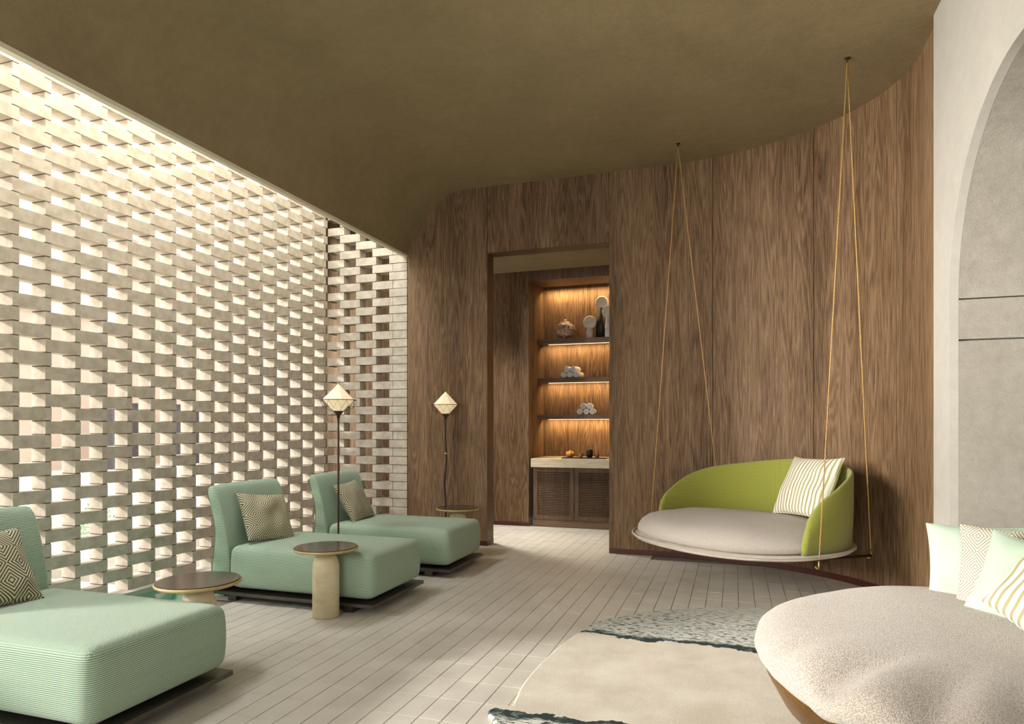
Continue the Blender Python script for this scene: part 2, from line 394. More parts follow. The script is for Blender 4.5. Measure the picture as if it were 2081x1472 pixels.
def strip(s0, s1, z0, z1, thick, proud=0.0, step=0.08):
    n = max(2, int((s1-s0)/step)); poly_f, poly_b = [], []
    for i in range(n+1):
        x, y, nx, ny = at_s(s0+(s1-s0)*i/n)
        poly_f.append((x+nx*proud, y+ny*proud)); poly_b.append((x-nx*(thick), y-ny*(thick)))
    bm = bmesh.new(); fl = []
    for f, b in zip(poly_f, poly_b): fl.append([bm.verts.new((*f, z0)), bm.verts.new((*f, z1)), bm.verts.new((*b, z1)), bm.verts.new((*b, z0))])
    for A, Bq in zip(fl, fl[1:]):
        for j in range(4): bm.faces.new((A[j], Bq[j], Bq[(j+1) % 4], A[(j+1) % 4]))
    bm.faces.new(fl[0][::-1]); bm.faces.new(fl[-1])
    return bm
bm = strip(0.02, cum[-1], 0.0, 4.6, 0.16, -0.025)
wb = obj('wall_back', bm, M['black']); tag(wb, kind='structure')
box_b = B((-3.80, -2.775, YB+0.02, YB+0.21, 0, 4.6), (-3.80, -1.30, YB+0.02, YB+0.21, 3.50, 4.6))
core = obj('wall_core', box_b, M['oak_dark'], wb)
seams = [0.0, 1.11, 2.14, 3.06, cum[-1]]
for s0, s1 in zip(seams, seams[1:]):
    obj('panel', strip(s0+(0.003 if s0 else 0), s1-0.003, 0.055, ZC+0.02, 0.022), M['oak'], wb)
# end cheek of the curved wall at the doorway, pier and lintel panels
obj('panel', B((-1.312, -1.295, YB+0.002, YB+0.21, 0.0, 3.47)), M['oak_dark'], wb)
obj('panel', B((-3.808, -2.765, YB, YB+0.02, 0.055, 4.27)), M['oak'], wb)
obj('panel', B((-2.775, -2.762, YB+0.001, YB+0.215, 0.055, 3.47)), M['oak_dark'], wb)
obj('panel', B((-2.759, -1.315, YB, YB+0.02, 3.475, 4.27)), M['oak'], wb)
obj('panel', B((-2.759, -1.30, YB+0.001, YB+0.215, 3.465, 3.475)), M['oak_dark'], wb)
bb = obj('baseboard_back', strip(0.0, cum[-1], 0.0, 0.058, 0.02, 0.004), M['redbase']); tag(bb, kind='structure')
bb2 = obj('baseboard_left', B((-3.80, -2.760, YB-0.003, YB+0.218, 0.0, 0.056)), M['redbase']); tag(bb2, kind='structure')

# --- lobby behind the doorway
YN = 9.03
wn_ = obj('wall_niche', B((-6.6, -2.76, YN, YN+0.12, 0, 4.62)), M['oak']); tag(wn_, kind='structure')
obj('side_panel', B((-2.78, -2.745, YN+0.001, 9.84, 0, 3.63)), M['oak'], wn_)
obj('back_panel', B((-2.745, -0.9, 9.82, 9.86, 0.9, 3.63)), M['oak'], wn_)
obj('valance', B((-2.745, -0.9, YN+0.002, 9.50, 3.47, 3.63)), M['oak_dark'], wn_)
obj('top_panel', B((-2.745, -0.9, 9.50, 9.82, 3.52, 3.63)), M['oak_dark'], wn_)
obj('side_panel', B((-0.9, -0.86, YN+0.001, 9.84, 0, 3.63)), M['oak'], wn_)
bb3 = obj('baseboard_niche', B((-6.4, -2.755, YN-0.004, YN+0.05, 0, 0.056)), M['redbase']); tag(bb3, kind='structure')
wls = obj('wall_lobby_side', B((-6.6, -6.5, YB+0.15, 8.25, 0, 4.62), (-6.6, -6.5, 8.7, YN+0.1, 0, 4.62), (-6.6, -5.10, YB+0.14, YB+0.2, 0, 4.62), (-0.86, -0.75, YB+0.17, 9.9, 0, 3.75)), M['oak_dark']); tag(wls, kind='structure')

# --- brick screens
CH = 0.1042; BH = 0.0965; BD = 0.145
def brick_mesh(length, name='brick'):
    bm = bmesh.new(); box(bm, 0, length, 0, BD, 0, BH); bevel(bm, 0.003, 1)
    return mesh_of(name, bm, M['brick'])
NC = 44
left = []      # (y0, y1, z, k)
for kk in range(NC):
    start = (3.447 if kk % 2 == 0 else 3.689) - 0.483*2
    n = 0
    while True:
        y0 = start+0.483*n; y1 = y0+0.290; n += 1
        if y0 > YB-0.03: break
        left.append((y0, min(y1, YB-0.002), 0.004+kk*CH, kk))
def seen(b):
    y = (b[0]+b[1])/2; z = b[2]+BH/2; p = proj(XL, y, z)
    if not p or not (-25 < p[0] < 2090): return 0
    t = XS/XL
    if EYE+(z-EYE)*t > ZS+0.06: return 0
    q = proj(XL, b[1], z); r = proj(XL, b[0], z)
    if not r: return 0
    area = abs(q[0]-r[0])/p[2]
    # hidden behind the loungers
    if z < 0.75 and p[0] < 90: area *= 0.05
    return area
left.sort(key=lambda b: -seen(b))
wl = obj('wall_left', B((XL-BD-0.01, XL+0.005, 2.40, YB, -0.12, 0.002)), M['concrete']); tag(wl, kind='structure')
obj('bay_surround', B((XL-BD, XL+0.02, -6.1, -0.95, -0.1, 4.6), (XL-BD, XL+0.02, 1.95, 2.42, -0.1, 4.6), (XL-BD, XL+0.02, -0.95, 1.95, -0.1, 1.0), (XL-BD, XL+0.02, -0.95, 1.95, 3.35, 4.6)), M['concrete'], wl)
bme = {}
for i, b in enumerate(left[:300]):
    L = round(b[1]-b[0], 3)
    if L not in bme: bme[L] = brick_mesh(L)
    jx = random.uniform(-0.0025, 0.0025)
    link('brick', bme[L], wl, (XL+jx, b[0], b[2]), (0, 0, PI/2))
bm = bmesh.new()
for b in left[300:]: box(bm, XL-BD, XL+random.uniform(-0.002, 0.002), b[0], b[1], b[2], b[2]+BH)
o = obj('brick_courses', bm, M['brick'], wl); tag(o, kind='stuff')
bm = bmesh.new()        # mortar beds where bricks of two courses overlap
for kk in range(1, NC):
    s_even = [b for b in left if b[3] == kk]
    for b in s_even:
        for e0, e1 in ((b[0], b[0]+0.048), (b[0]+0.242, b[1])):
            if e1-e0 > 0.01: box(bm, XL-BD+0.006, XL-0.007, e0, e1, b[2]-(CH-BH)-0.001, b[2]+0.001)
o = obj('mortar', bm, M['joint'], wl); tag(o, kind='stuff')

wc = obj('wall_back_left', B((XL+0.01, -3.815, YB+0.005, YB+BD, -0.02, 0.002)), M['concrete']); tag(wc, kind='structure')
A_ = [(-4.948, -4.712), (-4.536, -4.248), (-4.062, -3.817)]
B_ = [(-4.769, -4.480), (-4.300, -4.014), (-4.008, -3.817)]
mb = bmesh.new()
bmC = {}
for kk in range(NC):
    z = 0.004+kk*CH
    for x0, x1 in (A_ if kk % 2 else B_):
        L = round(x1-x0, 3)
        if L not in bmC: bmC[L] = brick_mesh(L)
        link('brick', bmC[L], wc, (x0, YB+random.uniform(-0.001, 0.003), z))
        if kk: box(mb, x0+0.002, min(x0+0.045, x1), YB+0.008, YB+BD-0.006, z-(CH-BH)-0.001, z+0.001); box(mb, x1-0.045, x1-0.002, YB+0.008, YB+BD-0.006, z-(CH-BH)-0.001, z+0.001)
    if kk: box(mb, -4.06, -3.82, YB+0.009, YB+BD-0.006, z-(CH-BH)-0.001, z+0.001)
box(mb, -4.0135, -4.0085, YB+0.009, YB+BD-0.01, 0.01, NC*CH)
o = obj('mortar', mb, M['joint'], wc); tag(o, kind='stuff')

# --- right concrete wall with the vaulted opening
YE = 5.275; AC, AZ, AR = 3.84, 2.23, 1.08; AN = 2.3; JN = AN-AR
arch = [(YE, 0.0), (AC+AR, 0.0)]
arch += [(AC+AR*math.cos(a*PI/2/24), AZ+AR*math.sin(a*PI/2/24)) for a in range(25)]
arch += [(AN-AR*math.sin(a*PI/2/24), AZ+AR*math.cos(a*PI/2/24)) for a in range(25)]
arch += [(JN, 0.0), (-6.1, 0.0), (-6.1, 4.64), (YE, 4.64)]
bm = bmesh.new()
a = [bm.verts.new((XR, y, z)) for y, z in arch]; b = [bm.verts.new((XR+0.05, y, z)) for y, z in arch]
bm.faces.new(a); bm.faces.new(b[::-1]); n = len(arch)
for i in range(n): bm.faces.new((a[i], a[(i+1) % n], b[(i+1) % n], b[i]))
bm.normal_update(); bmesh.ops.triangulate(bm, faces=[f for f in bm.faces if len(f.verts) > 4])
wr = obj('wall_right', bm, [M['concrete'], M['rough']]); tag(wr, kind='structure')
ys = AC+AR
vault = [(y-(0.0), z) for y, z in arch[1:-3]]
# vault lining as concrete panels separated by narrow joints
def vault_strip(pts, x0, x1, th=0.05):
    bm = bmesh.new(); F = []
    N = len(pts)
    for i, (y, z) in enumerate(pts):
        p0 = pts[max(0, i-1)]; p1 = pts[min(N-1, i+1)]; d = Vector((p1[0]-p0[0], p1[1]-p0[1])).normalized()
        ny, nz = d.y, -d.x
        F.append([bm.verts.new((x0, y, z)), bm.verts.new((x1, y, z)), bm.verts.new((x1, y+ny*th, z+nz*th)), bm.verts.new((x0, y+ny*th, z+nz*th))])
    for A, Q in zip(F, F[1:]):
        for j in range(4): bm.faces.new((A[j], Q[j], Q[(j+1) % 4], A[(j+1) % 4]))
    bm.faces.new(F[0]); bm.faces.new(F[-1][::-1])
    return bm
X1 = 4.2
def sub(z0, z1): return [(ys, z0), (ys, (z0+z1)/2), (ys, z1)]
obj('vault_backing', B((XR+0.051, X1, ys+0.051, ys+0.09, 0, 2.3)), M['rough'], wr)
for z0, z1 in ((0, 1.960), (1.970, AZ-0.009)):
    obj('vault_panel', vault_strip(sub(z0, z1), XR+0.051, X1), M['rough'], wr)
obj('vault_panel', vault_strip(arch[2:27], XR+0.051, X1), M['rough'], wr)
obj('vault_panel', vault_strip(arch[26:28], XR+0.051, X1), M['rough'], wr)
obj('vault_panel', vault_strip(arch[27:52], XR+0.051, X1), M['rough'], wr)
obj('vault_panel', vault_strip([(JN, AZ), (JN, 0)], XR+0.051, X1), M['rough'], wr)
wf_ = obj('wall_front', B((-6.2, 4.3, -6.25, -6.1, 0, 4.65)), M['concrete']); tag(wf_, kind='structure')

# ------------------------------------------------------------------ FLOOR
PX0, PX1, PY0, PY1, PXE, PYE = -4.88, -3.93, 0.6, 4.36, -4.14, 4.86           # pool in the floor
fl = obj('floor', B((PX1, 4.3, -6.2, 9.9, -0.20, -0.006), (-6.6, PX1, PYE, 9.9, -0.20, -0.006), (PXE, PX1, PY1, PYE, -0.20, -0.006), (-6.2, PX1, -6.2, PY0, -0.2, -0.006)), M['grout'])
tag(fl, kind='structure')
TW, TL, TG = 0.125, 0.25, 0.0032
rugpts = [(-1.05,2.9),(-1.144,3.065),(-1.098,3.152),(-1.053,3.173),(-1.081,3.408),(-1.085,3.671),(-1.066,3.982),(-1.027,4.273),(-0.984,4.497),(-0.921,4.736),(-0.80,4.89),(-0.569,5.13),(-0.30,5.31),(-0.10,5.40),(0.15,5.47),(0.45,5.50),(0.80,5.45),(1.05,5.30),(1.15,5.05),(1.18,4.6),(1.2,4.0),(1.2,2.6),(1.15,1.9),(0.8,1.6),(0.2,1.5),(-0.4,1.62),(-0.85,1.95),(-1.05,2.4)]
def inside(poly, x, y):
    r = False; j = len(poly)-1
    for i in range(len(poly)):
        (xi, yi), (xj, yj) = poly[i], poly[j]
        if (yi > y) != (yj > y) and x < (xj-xi)*(y-yi)/(yj-yi)+xi: r = not r
        j = i
    return r
tiles = []
i0 = -1.458-TW*42; j0 = 3.19-TL*23
for i in range(90):
    for j in range(38, 52) if False else range(52):
        x, y = i0+i*TW, j0+j*TL
        cx_, cy_ = x+TW/2, y+TL/2
        if y+TL > 9.85: continue
        if cx_ < -6.0 or cx_ > 4.2: continue
        if cx_ > 1.27 and cy_ > 4.95: continue
        if cx_ > 1.3 and cy_ < 1.3: continue
        if x < PX1 and y < PY1-0.01 and y+TL > PY0: continue
        if x < PXE and y < PYE-0.01 and y+TL > PY0: continue
        if x < XL-0.02 and cy_ < YB: continue
        if cy_ > YB-0.1 and cx_ > -0.8: continue
        tiles.append((x, y))
def tvis(t):
    x, y = t[0]+TW/2, t[1]+TL/2; p = proj(x, y, 0)
    if not p or not (-10 < p[0] < 2091 and p[1] < 1490): return 0
    if inside(rugpts, x, y) or (x > 0.1 and y < 4.3): return 0
    if x < -2.5 and y < 3.0: return 0
    if -4.2 < x < -2.5 and (4.4 < y < 5.7 or 5.7 < y < 7.2): return 0.0001
    return 1/p[2]**3
tiles.sort(key=lambda t: -tvis(t))
bm = bmesh.new(); box(bm, 0, TW-TG-0.0012, 0, TL-0.0018, -0.012, 0.0)
bmesh.ops.bevel(bm, geom=[e for e in bm.edges if all(v.co.z > -0.001 for v in e.verts)], offset=0.0008, segments=1, affect='EDGES')
tme = mesh_of('tile', bm, M['tile'])
for x, y in tiles[:300]: link('tile', tme, fl, (x+TG/2, y+0.001, random.uniform(-0.0004, 0.0004)))
bm = bmesh.new()
for x, y in tiles[300:]: box(bm, x+TG/2, x+TW-TG/2, y+0.001, y+TL-0.001, -0.012, random.uniform(-0.0006, 0.0004))
o = obj('tile_field', bm, M['tile'], fl); tag(o, kind='stuff')

# pool: basin, curb, water
PD = -0.17
pool = obj('pool_basin', B((PX0-0.02, PX1-0.001, PY0, PY1, PD-0.02, PD), (PX0-0.02, PXE-0.001, PY1, PYE-0.001, PD-0.02, PD), (PX0-0.04, PX0, PY0, PYE, PD, -0.03),
    (PX1-0.02, PX1-0.001, PY0+0.02, PY1-0.02, PD, -0.008), (PXE, PX1-0.001, PY1-0.02, PY1-0.001, PD, -0.008), (PXE-0.02, PXE-0.001, PY1-0.001, PYE-0.02, PD, -0.008),
    (PX0, PXE-0.001, PYE-0.02, PYE-0.001, PD, -0.008), (PX0, PX1-0.001, PY0+0.001, PY0+0.02, PD, -0.008)), M['mosaic'])
tag(pool, kind='structure')
bm = bmesh.new(); bm.faces.new([bm.verts.new((x, y, -0.035)) for x, y in ((PX0, PY0+0.02), (PX1-0.02, PY0+0.02), (PX1-0.02, PY1-0.02), (PXE-0.02, PY1-0.02), (PXE-0.02, PYE-0.02), (PX0, PYE-0.02))])
obj('water', bm, M['water'], pool)
tr = obj('trim_1', B((XL+0.006, PX0+0.012, 2.4, PYE+0.06, -0.12, 0.004)), M['concrete']); tag(tr, kind='structure')

# ------------------------------------------------------------------ RUG
bm = bmesh.new()
dense = []
for i in range(len(rugpts)):
    p0, p1, p2, p3 = (Vector((*rugpts[(i+q-1) % len(rugpts)], 0)) for q in range(4))
    for t in (0, 0.25, 0.5, 0.75):
        q = 0.5*((2*p1)+(-p0+p2)*t+(2*p0-5*p1+4*p2-p3)*t*t+(-p0+3*p1-3*p2+p3)*t**3); dense.append((q.x, q.y))
cxr, cyr = 0.05, 3.5
rings = []
for f, z in ((1.0, 0.002), (1.0, 0.014), (0.997, 0.018), (0.99, 0.021)):
    rings.append([bm.verts.new((cxr+(x-cxr)*f, cyr+(y-cyr)*f, z)) for x, y in dense])
for A, Q in zip(rings, rings[1:]):
    for i in range(len(dense)): bm.faces.new((A[i], A[(i+1) % len(dense)], Q[(i+1) % len(dense)], Q[i]))
bm.faces.new(rings[-1])
bm.faces.new(rings[0][::-1])
tag(obj('rug', bm, M['rug']), 'cream rug of free outline with dark green veined ends on the tiled floor', 'rug')

# ------------------------------------------------------------------ soft shapes
def soft_box(sx, sy, sz, r, n=14, crown=0.0, nz=6, bulge=0.0):
    """rounded box centred in x and y, bottom at z=0"""
    bm = bmesh.new()
    bmesh.ops.create_cube(bm, size=2)
    bmesh.ops.subdivide_edges(bm, edges=bm.edges[:], cuts=n, use_grid_fill=True)
    for v in bm.verts:
        x, y, z = v.co
        hx, hy, hz = sx/2, sy/2, sz/2
        # spread verts so that corners have density
        f = lambda t: math.copysign(abs(math.sin(t*PI/2))**0.8, t)
        x, y, z = f(x)*hx, f(y)*hy, f(z)*hz
        ix, iy, iz = (max(-(h-r), min(h-r, q)) for h, q in ((hx, x), (hy, y), (hz, z)))
        d = Vector((x-ix, y-iy, z-iz))
        if d.length > 1e-6:
            m = max(abs(d.x), abs(d.y), abs(d.z)); d = d.normalized()*min(r, m) if d.length > min(r, m) else d
            if m >= r*0.999: d = d.normalized()*r
        p = Vector((ix, iy, iz))+d
        if bulge:
            e = 1-abs(p.z/hz)**2
            p.x += math.copysign(bulge*e, p.x)*min(1, abs(p.x)/(hx*0.9))**8; p.y += math.copysign(bulge*e, p.y)*min(1, abs(p.y)/(hy*0.9))**8
        if crown and p.z > 0: p.z += crown*(1-(p.x/hx)**2)*(1-(p.y/hy)**2)
        p.z += hz
        v.co = p
    return bm
def pillow_bm(wd, ht, th, n=22, seed=0, pinch=0.07):
    """square scatter cushion in the local XY plane, thickness along Z"""
    bm = bmesh.new(); G = [[], []]
    for side in (0, 1):
        for i in range(n+1):
            row = []
            for j in range(n+1):
                u, v = 2*i/n-1, 2*j/n-1
                u, v = math.sin(u*PI/2), math.sin(v*PI/2)
                e = (1-u**2)*(1-v**2); t = th/2*(max(e, 0)**0.42)
                px = wd/2*u*(1-pinch*(1-v*v)*abs(u)**3); py = ht/2*v*(1-pinch*(1-u*u)*abs(v)**3)
                wr_ = noise.noise(Vector((u*1.9+seed*3.1, v*1.9, seed+side*5.0)))*0.017*min(1, e*2.5)
                wr_ += noise.noise(Vector((u*4.5+seed, v*4.5, seed*1.7)))*0.005*min(1, e*3)
                edge = i in (0, n) or j in (0, n)
                if side and edge: row.append(G[0][i][j]); continue
                sag = 0.012*noise.noise(Vector((u*1.5, v*1.5, seed+9)))
                row.append(bm.verts.new((px, py, (1 if side == 0 else -1)*t+(0 if edge else wr_)+sag)))
            G[side].append(row)
    for side in (0, 1):
        g = G[side]
        for i in range(n):
            for j in range(n):
                q = (g[i][j], g[i+1][j], g[i+1][j+1], g[i][j+1])
                bm.faces.new(q if side == 0 else q[::-1])
    return bm
def pillow(name, label, mat, wd, ht, th, loc, normal, up=(0, 0, 1), seed=0, group=None, roll=0.0):
    n = Vector(normal).normalized(); u = Vector(up); u = (u-n*u.dot(n)).normalized(); r = u.cross(n)
    R = Matrix((r, u, n)).transposed().to_4x4() @ Matrix.Rotation(roll, 4, 'Z')
    t = thing(name, label, 'pillow', loc, 0, group); t.matrix_world = Matrix.Translation(loc) @ R
    obj('cover', pillow_bm(wd, ht, th, 26, seed), mat, t, smooth=True)
    bm = bmesh.new(); pts = []
    N = 22
    pinch = 0.07
    def ed(u, v):
        u, v = math.sin(u*PI/2), math.sin(v*PI/2)
        return Vector((wd/2*u*(1-pinch*(1-v*v)*abs(u)**3), ht/2*v*(1-pinch*(1-u*u)*abs(v)**3), 0.012*noise.noise(Vector((u*1.5, v*1.5, seed+9)))))
    for q in range(N): pts.append(ed(-1+2*q/N, -1))
    for q in range(N): pts.append(ed(1, -1+2*q/N))
    for q in range(N): pts.append(ed(1-2*q/N, 1))
    for q in range(N): pts.append(ed(-1, 1-2*q/N))
    obj('piping', tube(bm, pts, 0.0042, 5, True), mat, t, smooth=True)
    return t

# ------------------------------------------------------------------ CHAISE LOUNGES
def chaise(loc, label, first=None):
    if first:
        t = copy_tree(first); t.location = loc; t['label'] = label; return t
    t = thing('chaise_lounge', label, 'chaise lounge', loc, 0, 'mint chaise lounges along the brick screen')
    sc = soft_box(1.30, 0.83, 0.345, 0.058, 18, 0.014, bulge=0.012)
    obj('seat_cushion', sc, M['mint'], t, smooth=True, loc=(0.655, 0.415, 0.105))
    pr = [(-0.205, 0.11), (-0.178, 0.24), (-0.155, 0.38), (-0.143, 0.50), (-0.150, 0.62), (-0.178, 0.76), (-0.232, 0.885), (-0.226, 0.925), (-0.19, 0.945), (-0.150, 0.925), (-0.105, 0.80), (-0.062, 0.66), (-0.028, 0.52), (-0.010, 0.38), (-0.004, 0.24), (-0.012, 0.11)]
    bm = bmesh.new(); rows = []
    ys_ = [0.0, 0.012, 0.04, 0.12, 0.25, 0.415, 0.58, 0.71, 0.79, 0.818, 0.83]
    cxp, czp = -0.11, 0.52
    for y in ys_:
        e = min(y, 0.83-y); k_ = 1-0.035*max(0, 1-e/0.03)**2 - (0.09 if e < 0.001 else 0)*0.5
        top = -0.012*((y-0.415)/0.415)**4
        rows.append([bm.verts.new((cxp+(x-cxp)*(k_ if e < 0.03 else 1), y, czp+(z-czp)*(1 if e >= 0.03 else 1-(1-k_)*0.35)+(top if z > 0.8 else 0))) for x, z in pr])
    for A, Q in zip(rows, rows[1:]):
        for i in range(len(pr)): bm.faces.new((A[i], A[(i+1) % len(pr)], Q[(i+1) % len(pr)], Q[i]))
    bm.faces.new(rows[0]); bm.faces.new(rows[-1][::-1])
    o = obj('backrest_cushion', bm, M['mint'], t, smooth=True)
    md = o.modifiers.new('sub', 'SUBSURF'); md.levels = 1; md.render_levels = 1
    fr = [(x-0.014, z) for x, z in pr[:7]]; fr[-1] = (fr[-1][0]+0.002, fr[-1][1]-0.02); fr = fr+[(x+0.002, z) for x, z in pr[:7]][::-1]
    fr[0] = (fr[0][0], 0.06); fr[-1] = (fr[-1][0], 0.06)
    obj('back_shell', prism(fr, 0.012, 0.818), M['frame'], t)
    bm = bmesh.new()
    box(bm, -0.20, 1.325, -0.018, 0.848, 0.054, 0.080); bevel(bm, 0.008, 2)
    obj('platform', bm, M['darkmetal'], t)
    obj('plinth', B((-0.10, 1.16, 0.05, 0.78, 0.022, 0.056)), M['black'], t)
    for fx in (0.0, 1.08):
        obj('foot', bevel(B((fx-0.03, fx+0.05, 0.02, 0.81, 0.0, 0.056)), 0.004, 1), M['darkmetal'], t)
    return t
CHY = [2.145, 4.41, 5.72]
c1 = chaise((-3.93, CHY[0], 0), 'mint woven chaise lounge nearest the viewer, cropped by the left edge')
chaise((-3.875, CHY[1], 0), 'mint woven chaise lounge with the tall stone side table at its near side', c1)
chaise((-3.825, CHY[2], 0), 'mint woven chaise lounge farthest back, closest to the oak pier', c1)
for (x, y, z), lab, sd, yaw in (((-3.80, 2.50, 0.645), 'olive rhombus patterned pillow on the nearest chaise lounge', 1, -0.10),
                      ((-3.79, 4.755, 0.645), 'olive rhombus patterned pillow on the middle chaise lounge', 2, -0.22),
                      ((-3.745, 6.08, 0.64), 'olive rhombus patterned pillow on the farthest chaise lounge', 3, 0.05)):
    pillow('throw_pillow', lab, M['rhombus'], 0.46, 0.44, 0.15, (x, y, z), (math.cos(yaw), math.sin(yaw), 0.60), seed=sd, group='rhombus pillows on the chaise lounges', roll=(0.0, -0.12, 0.05)[sd-1])

# ------------------------------------------------------------------ SIDE TABLES
def side_table(loc, label, first=None):
    if first:
        t = copy_tree(first); t.location = loc; t['label'] = label; return t
    t = thing('side_table', label, 'side table', loc, 0, 'round stone side tables by the chaise lounges')
    obj('tabletop', lathe([(0, 0.512), (0.226, 0.512), (0.229, 0.515), (0.229, 0.519), (0.226, 0.522), (0, 0.522)], 56), M['tabletop'], t)
    obj('rim', lathe([(0, 0.484), (0.10, 0.484), (0.215, 0.493), (0.234, 0.500), (0.238, 0.508), (0.236, 0.5165), (0.230, 0.5165), (0.2295, 0.510), (0, 0.510)], 56), M['brass_stone'], t, smooth=True)
    obj('column', lathe([(0, 0), (0.093, 0), (0.098, 0.005), (0.098, 0.36), (0.096, 0.39), (0.089, 0.42), (0.076, 0.445), (0.058, 0.460), (0.040, 0.466), (0.035, 0.472), (0.035, 0.486), (0, 0.486)], 40), M['stone'], t, smooth=True)
    return t
k = NT('pale_brass_stone'); n = k.noise(k.coord('Object'), 12, 4)
M['brass_stone'] = k.out(k.ramp(n, [(0.3, (0.36, 0.26, 0.10)), (0.7, (0.52, 0.40, 0.18))]), 0.35)
s1 = side_table((-2.965, 3.125, 0), 'round side table with dark top behind the nearest chaise lounge')
side_table((-2.885, 4.29, 0), 'round side table with whole travertine column, before the middle chaise lounge', s1)
side_table((-2.885, 6.80, 0), 'round side table by the oak pier, behind the farthest chaise lounge', s1)

# ------------------------------------------------------------------ FLOOR LAMPS
def floor_lamp(loc, label, H, wavy):
    t = thing('floor_lamp', label, 'lamp', loc, 0, 'slender floor lamps with diamond paper shades')
    zc = H-0.15
    obj('base', lathe([(0, 0), (0.09, 0), (0.092, 0.004), (0.088, 0.012), (0.02, 0.018), (0.012, 0.03), (0, 0.03)], 32), M['polemetal'], t, smooth=True)
    bm = bmesh.new(); N = 26
    pts = []
    for i in range(N+1):
        z = 0.02+(zc-0.17-0.02)*i/N
        wv = 0.008*math.sin(z*7.0)+0.005*math.sin(z*13+1) if wavy else 0
        pts.append((wv, 0, z))
    obj('pole', tube(bm, pts, 0.0095 if not wavy else 0.0105, 10), M['polemetal'] if not wavy else M['black'], t, smooth=True)
    if wavy: obj('bead', lathe([(0, -0.016), (0.014, -0.008), (0.018, 0), (0.014, 0.008), (0, 0.016)], 16, c=(0.006, 0, 1.10)), M['brass'], t, smooth=True)
    obj('collar', lathe([(0, -0.185), (0.012, -0.18), (0.018, -0.15), (0.045, -0.118), (0.048, -0.108), (0, -0.108)], 24, c=(0, 0, zc)), M['polemetal'], t, smooth=True)
    sh = obj('shade', lathe([(0.0, 0.15), (0.148, 0.0), (0.045, -0.108), (0, -0.108)], 8, c=(0, 0, zc)), M['shade'], t)
    R = 0.168
    bm = bmesh.new(); tube(bm, [(R*math.cos(2*PI*i/40), R*math.sin(2*PI*i/40), zc-0.004) for i in range(40)], 0.0035, 6, True)
    obj('ring', bm, M['polemetal'], t, smooth=True)
    bm = bmesh.new(); Z = 24
    for i in range(Z):
        a0, a1 = 2*PI*i/Z, 2*PI*(i+1)/Z
        r0, z0 = (R, zc-0.004) if i % 2 == 0 else (R*0.84, zc-0.085)
        r1, z1 = (R, zc-0.004) if i % 2 == 1 else (R*0.84, zc-0.085)
        tube(bm, [(r0*math.cos(a0), r0*math.sin(a0), z0), (r1*math.cos(a1), r1*math.sin(a1), z1)], 0.0013, 4)
    for i in range(0, Z, 3):
        a = 2*PI*i/Z; tube(bm, [(0.045*math.cos(a), 0.045*math.sin(a), zc-0.11), (R*0.84*math.cos(a), R*0.84*math.sin(a), zc-0.085)], 0.0012, 4)
    obj('wire_lattice', bm, M['polemetal'], t)
    return t
floor_lamp((-3.545, 5.475, 0), 'slim floor lamp with straight oxblood pole between the two farther chaise lounges', 1.82, False)
floor_lamp((-3.175, 7.12, 0), 'slim floor lamp with dark wavy stem and brass bead before the oak pier', 1.82, True)

# ------------------------------------------------------------------ HANGING SWING SEAT
AX = Vector((0.718, -0.697, 0)); NX = Vector((-0.697, -0.718, 0)); SCN = Vector((0.03, 6.23, 0)); SA, SN, RZ = 0.94, 0.815, 0.43
def se(theta, fa=1.0, fn=1.0, e=2.35):
    ca, sa = math.cos(theta), math.sin(theta)
    return (math.copysign(abs(ca)**(2/e), ca)*SA*fa, math.copysign(abs(sa)**(2/e), sa)*SN*fn)
def sw(a, n, z): p = AX*a+NX*n; return Vector((p.x, p.y, z))
swing = thing('swing_seat', 'lime green round hanging seat with oat boucle cushion before the curved oak wall', 'swing', SCN)
def disc(levels, N=72, sag=None):
    bm = bmesh.new(); R = []
    for f, z in levels:
        if f == 0: R.append([bm.verts.new(sw(0, 0, z))])
        else: R.append([bm.verts.new(sw(*se(2*PI*i/N, f, f), z)) for i in range(N)])
    for A, Q in zip(R, R[1:]):
        for i in range(N):
            j = (i+1) % N
            if len(A) == 1: bm.faces.new((A[0], Q[i], Q[j]))
            elif len(Q) == 1: bm.faces.new((A[i], A[j], Q[0]))
            else: bm.faces.new((A[i], A[j], Q[j], Q[i]))
    return bm
obj('seat_base', disc([(0, 0.392), (0.90, 0.392), (0.965, 0.402), (0.985, 0.415), (0.99, 0.428), (0.975, 0.436), (0, 0.436)]), M['piping'], swing, smooth=True)
bm = disc([(0, 0.437), (0.86, 0.437), (0.925, 0.450), (0.945, 0.475), (0.94, 0.51), (0.915, 0.545), (0.87, 0.575), (0.78, 0.602), (0.6, 0.620), (0.3, 0.630), (0, 0.632)])
for v in bm.verts:
    if v.co.z > 0.5: v.co.z += 0.02*noise.noise(v.co*2.6)
obj('seat_cushion', bm, M['boucle2'], swing, smooth=True)
obj('rim_piping', tube(bmesh.new(), [sw(*se(2*PI*i/72, 0.995, 0.995), 0.436) for i in range(72)], 0.010, 7, True), M['boucle2'], swing, smooth=True)
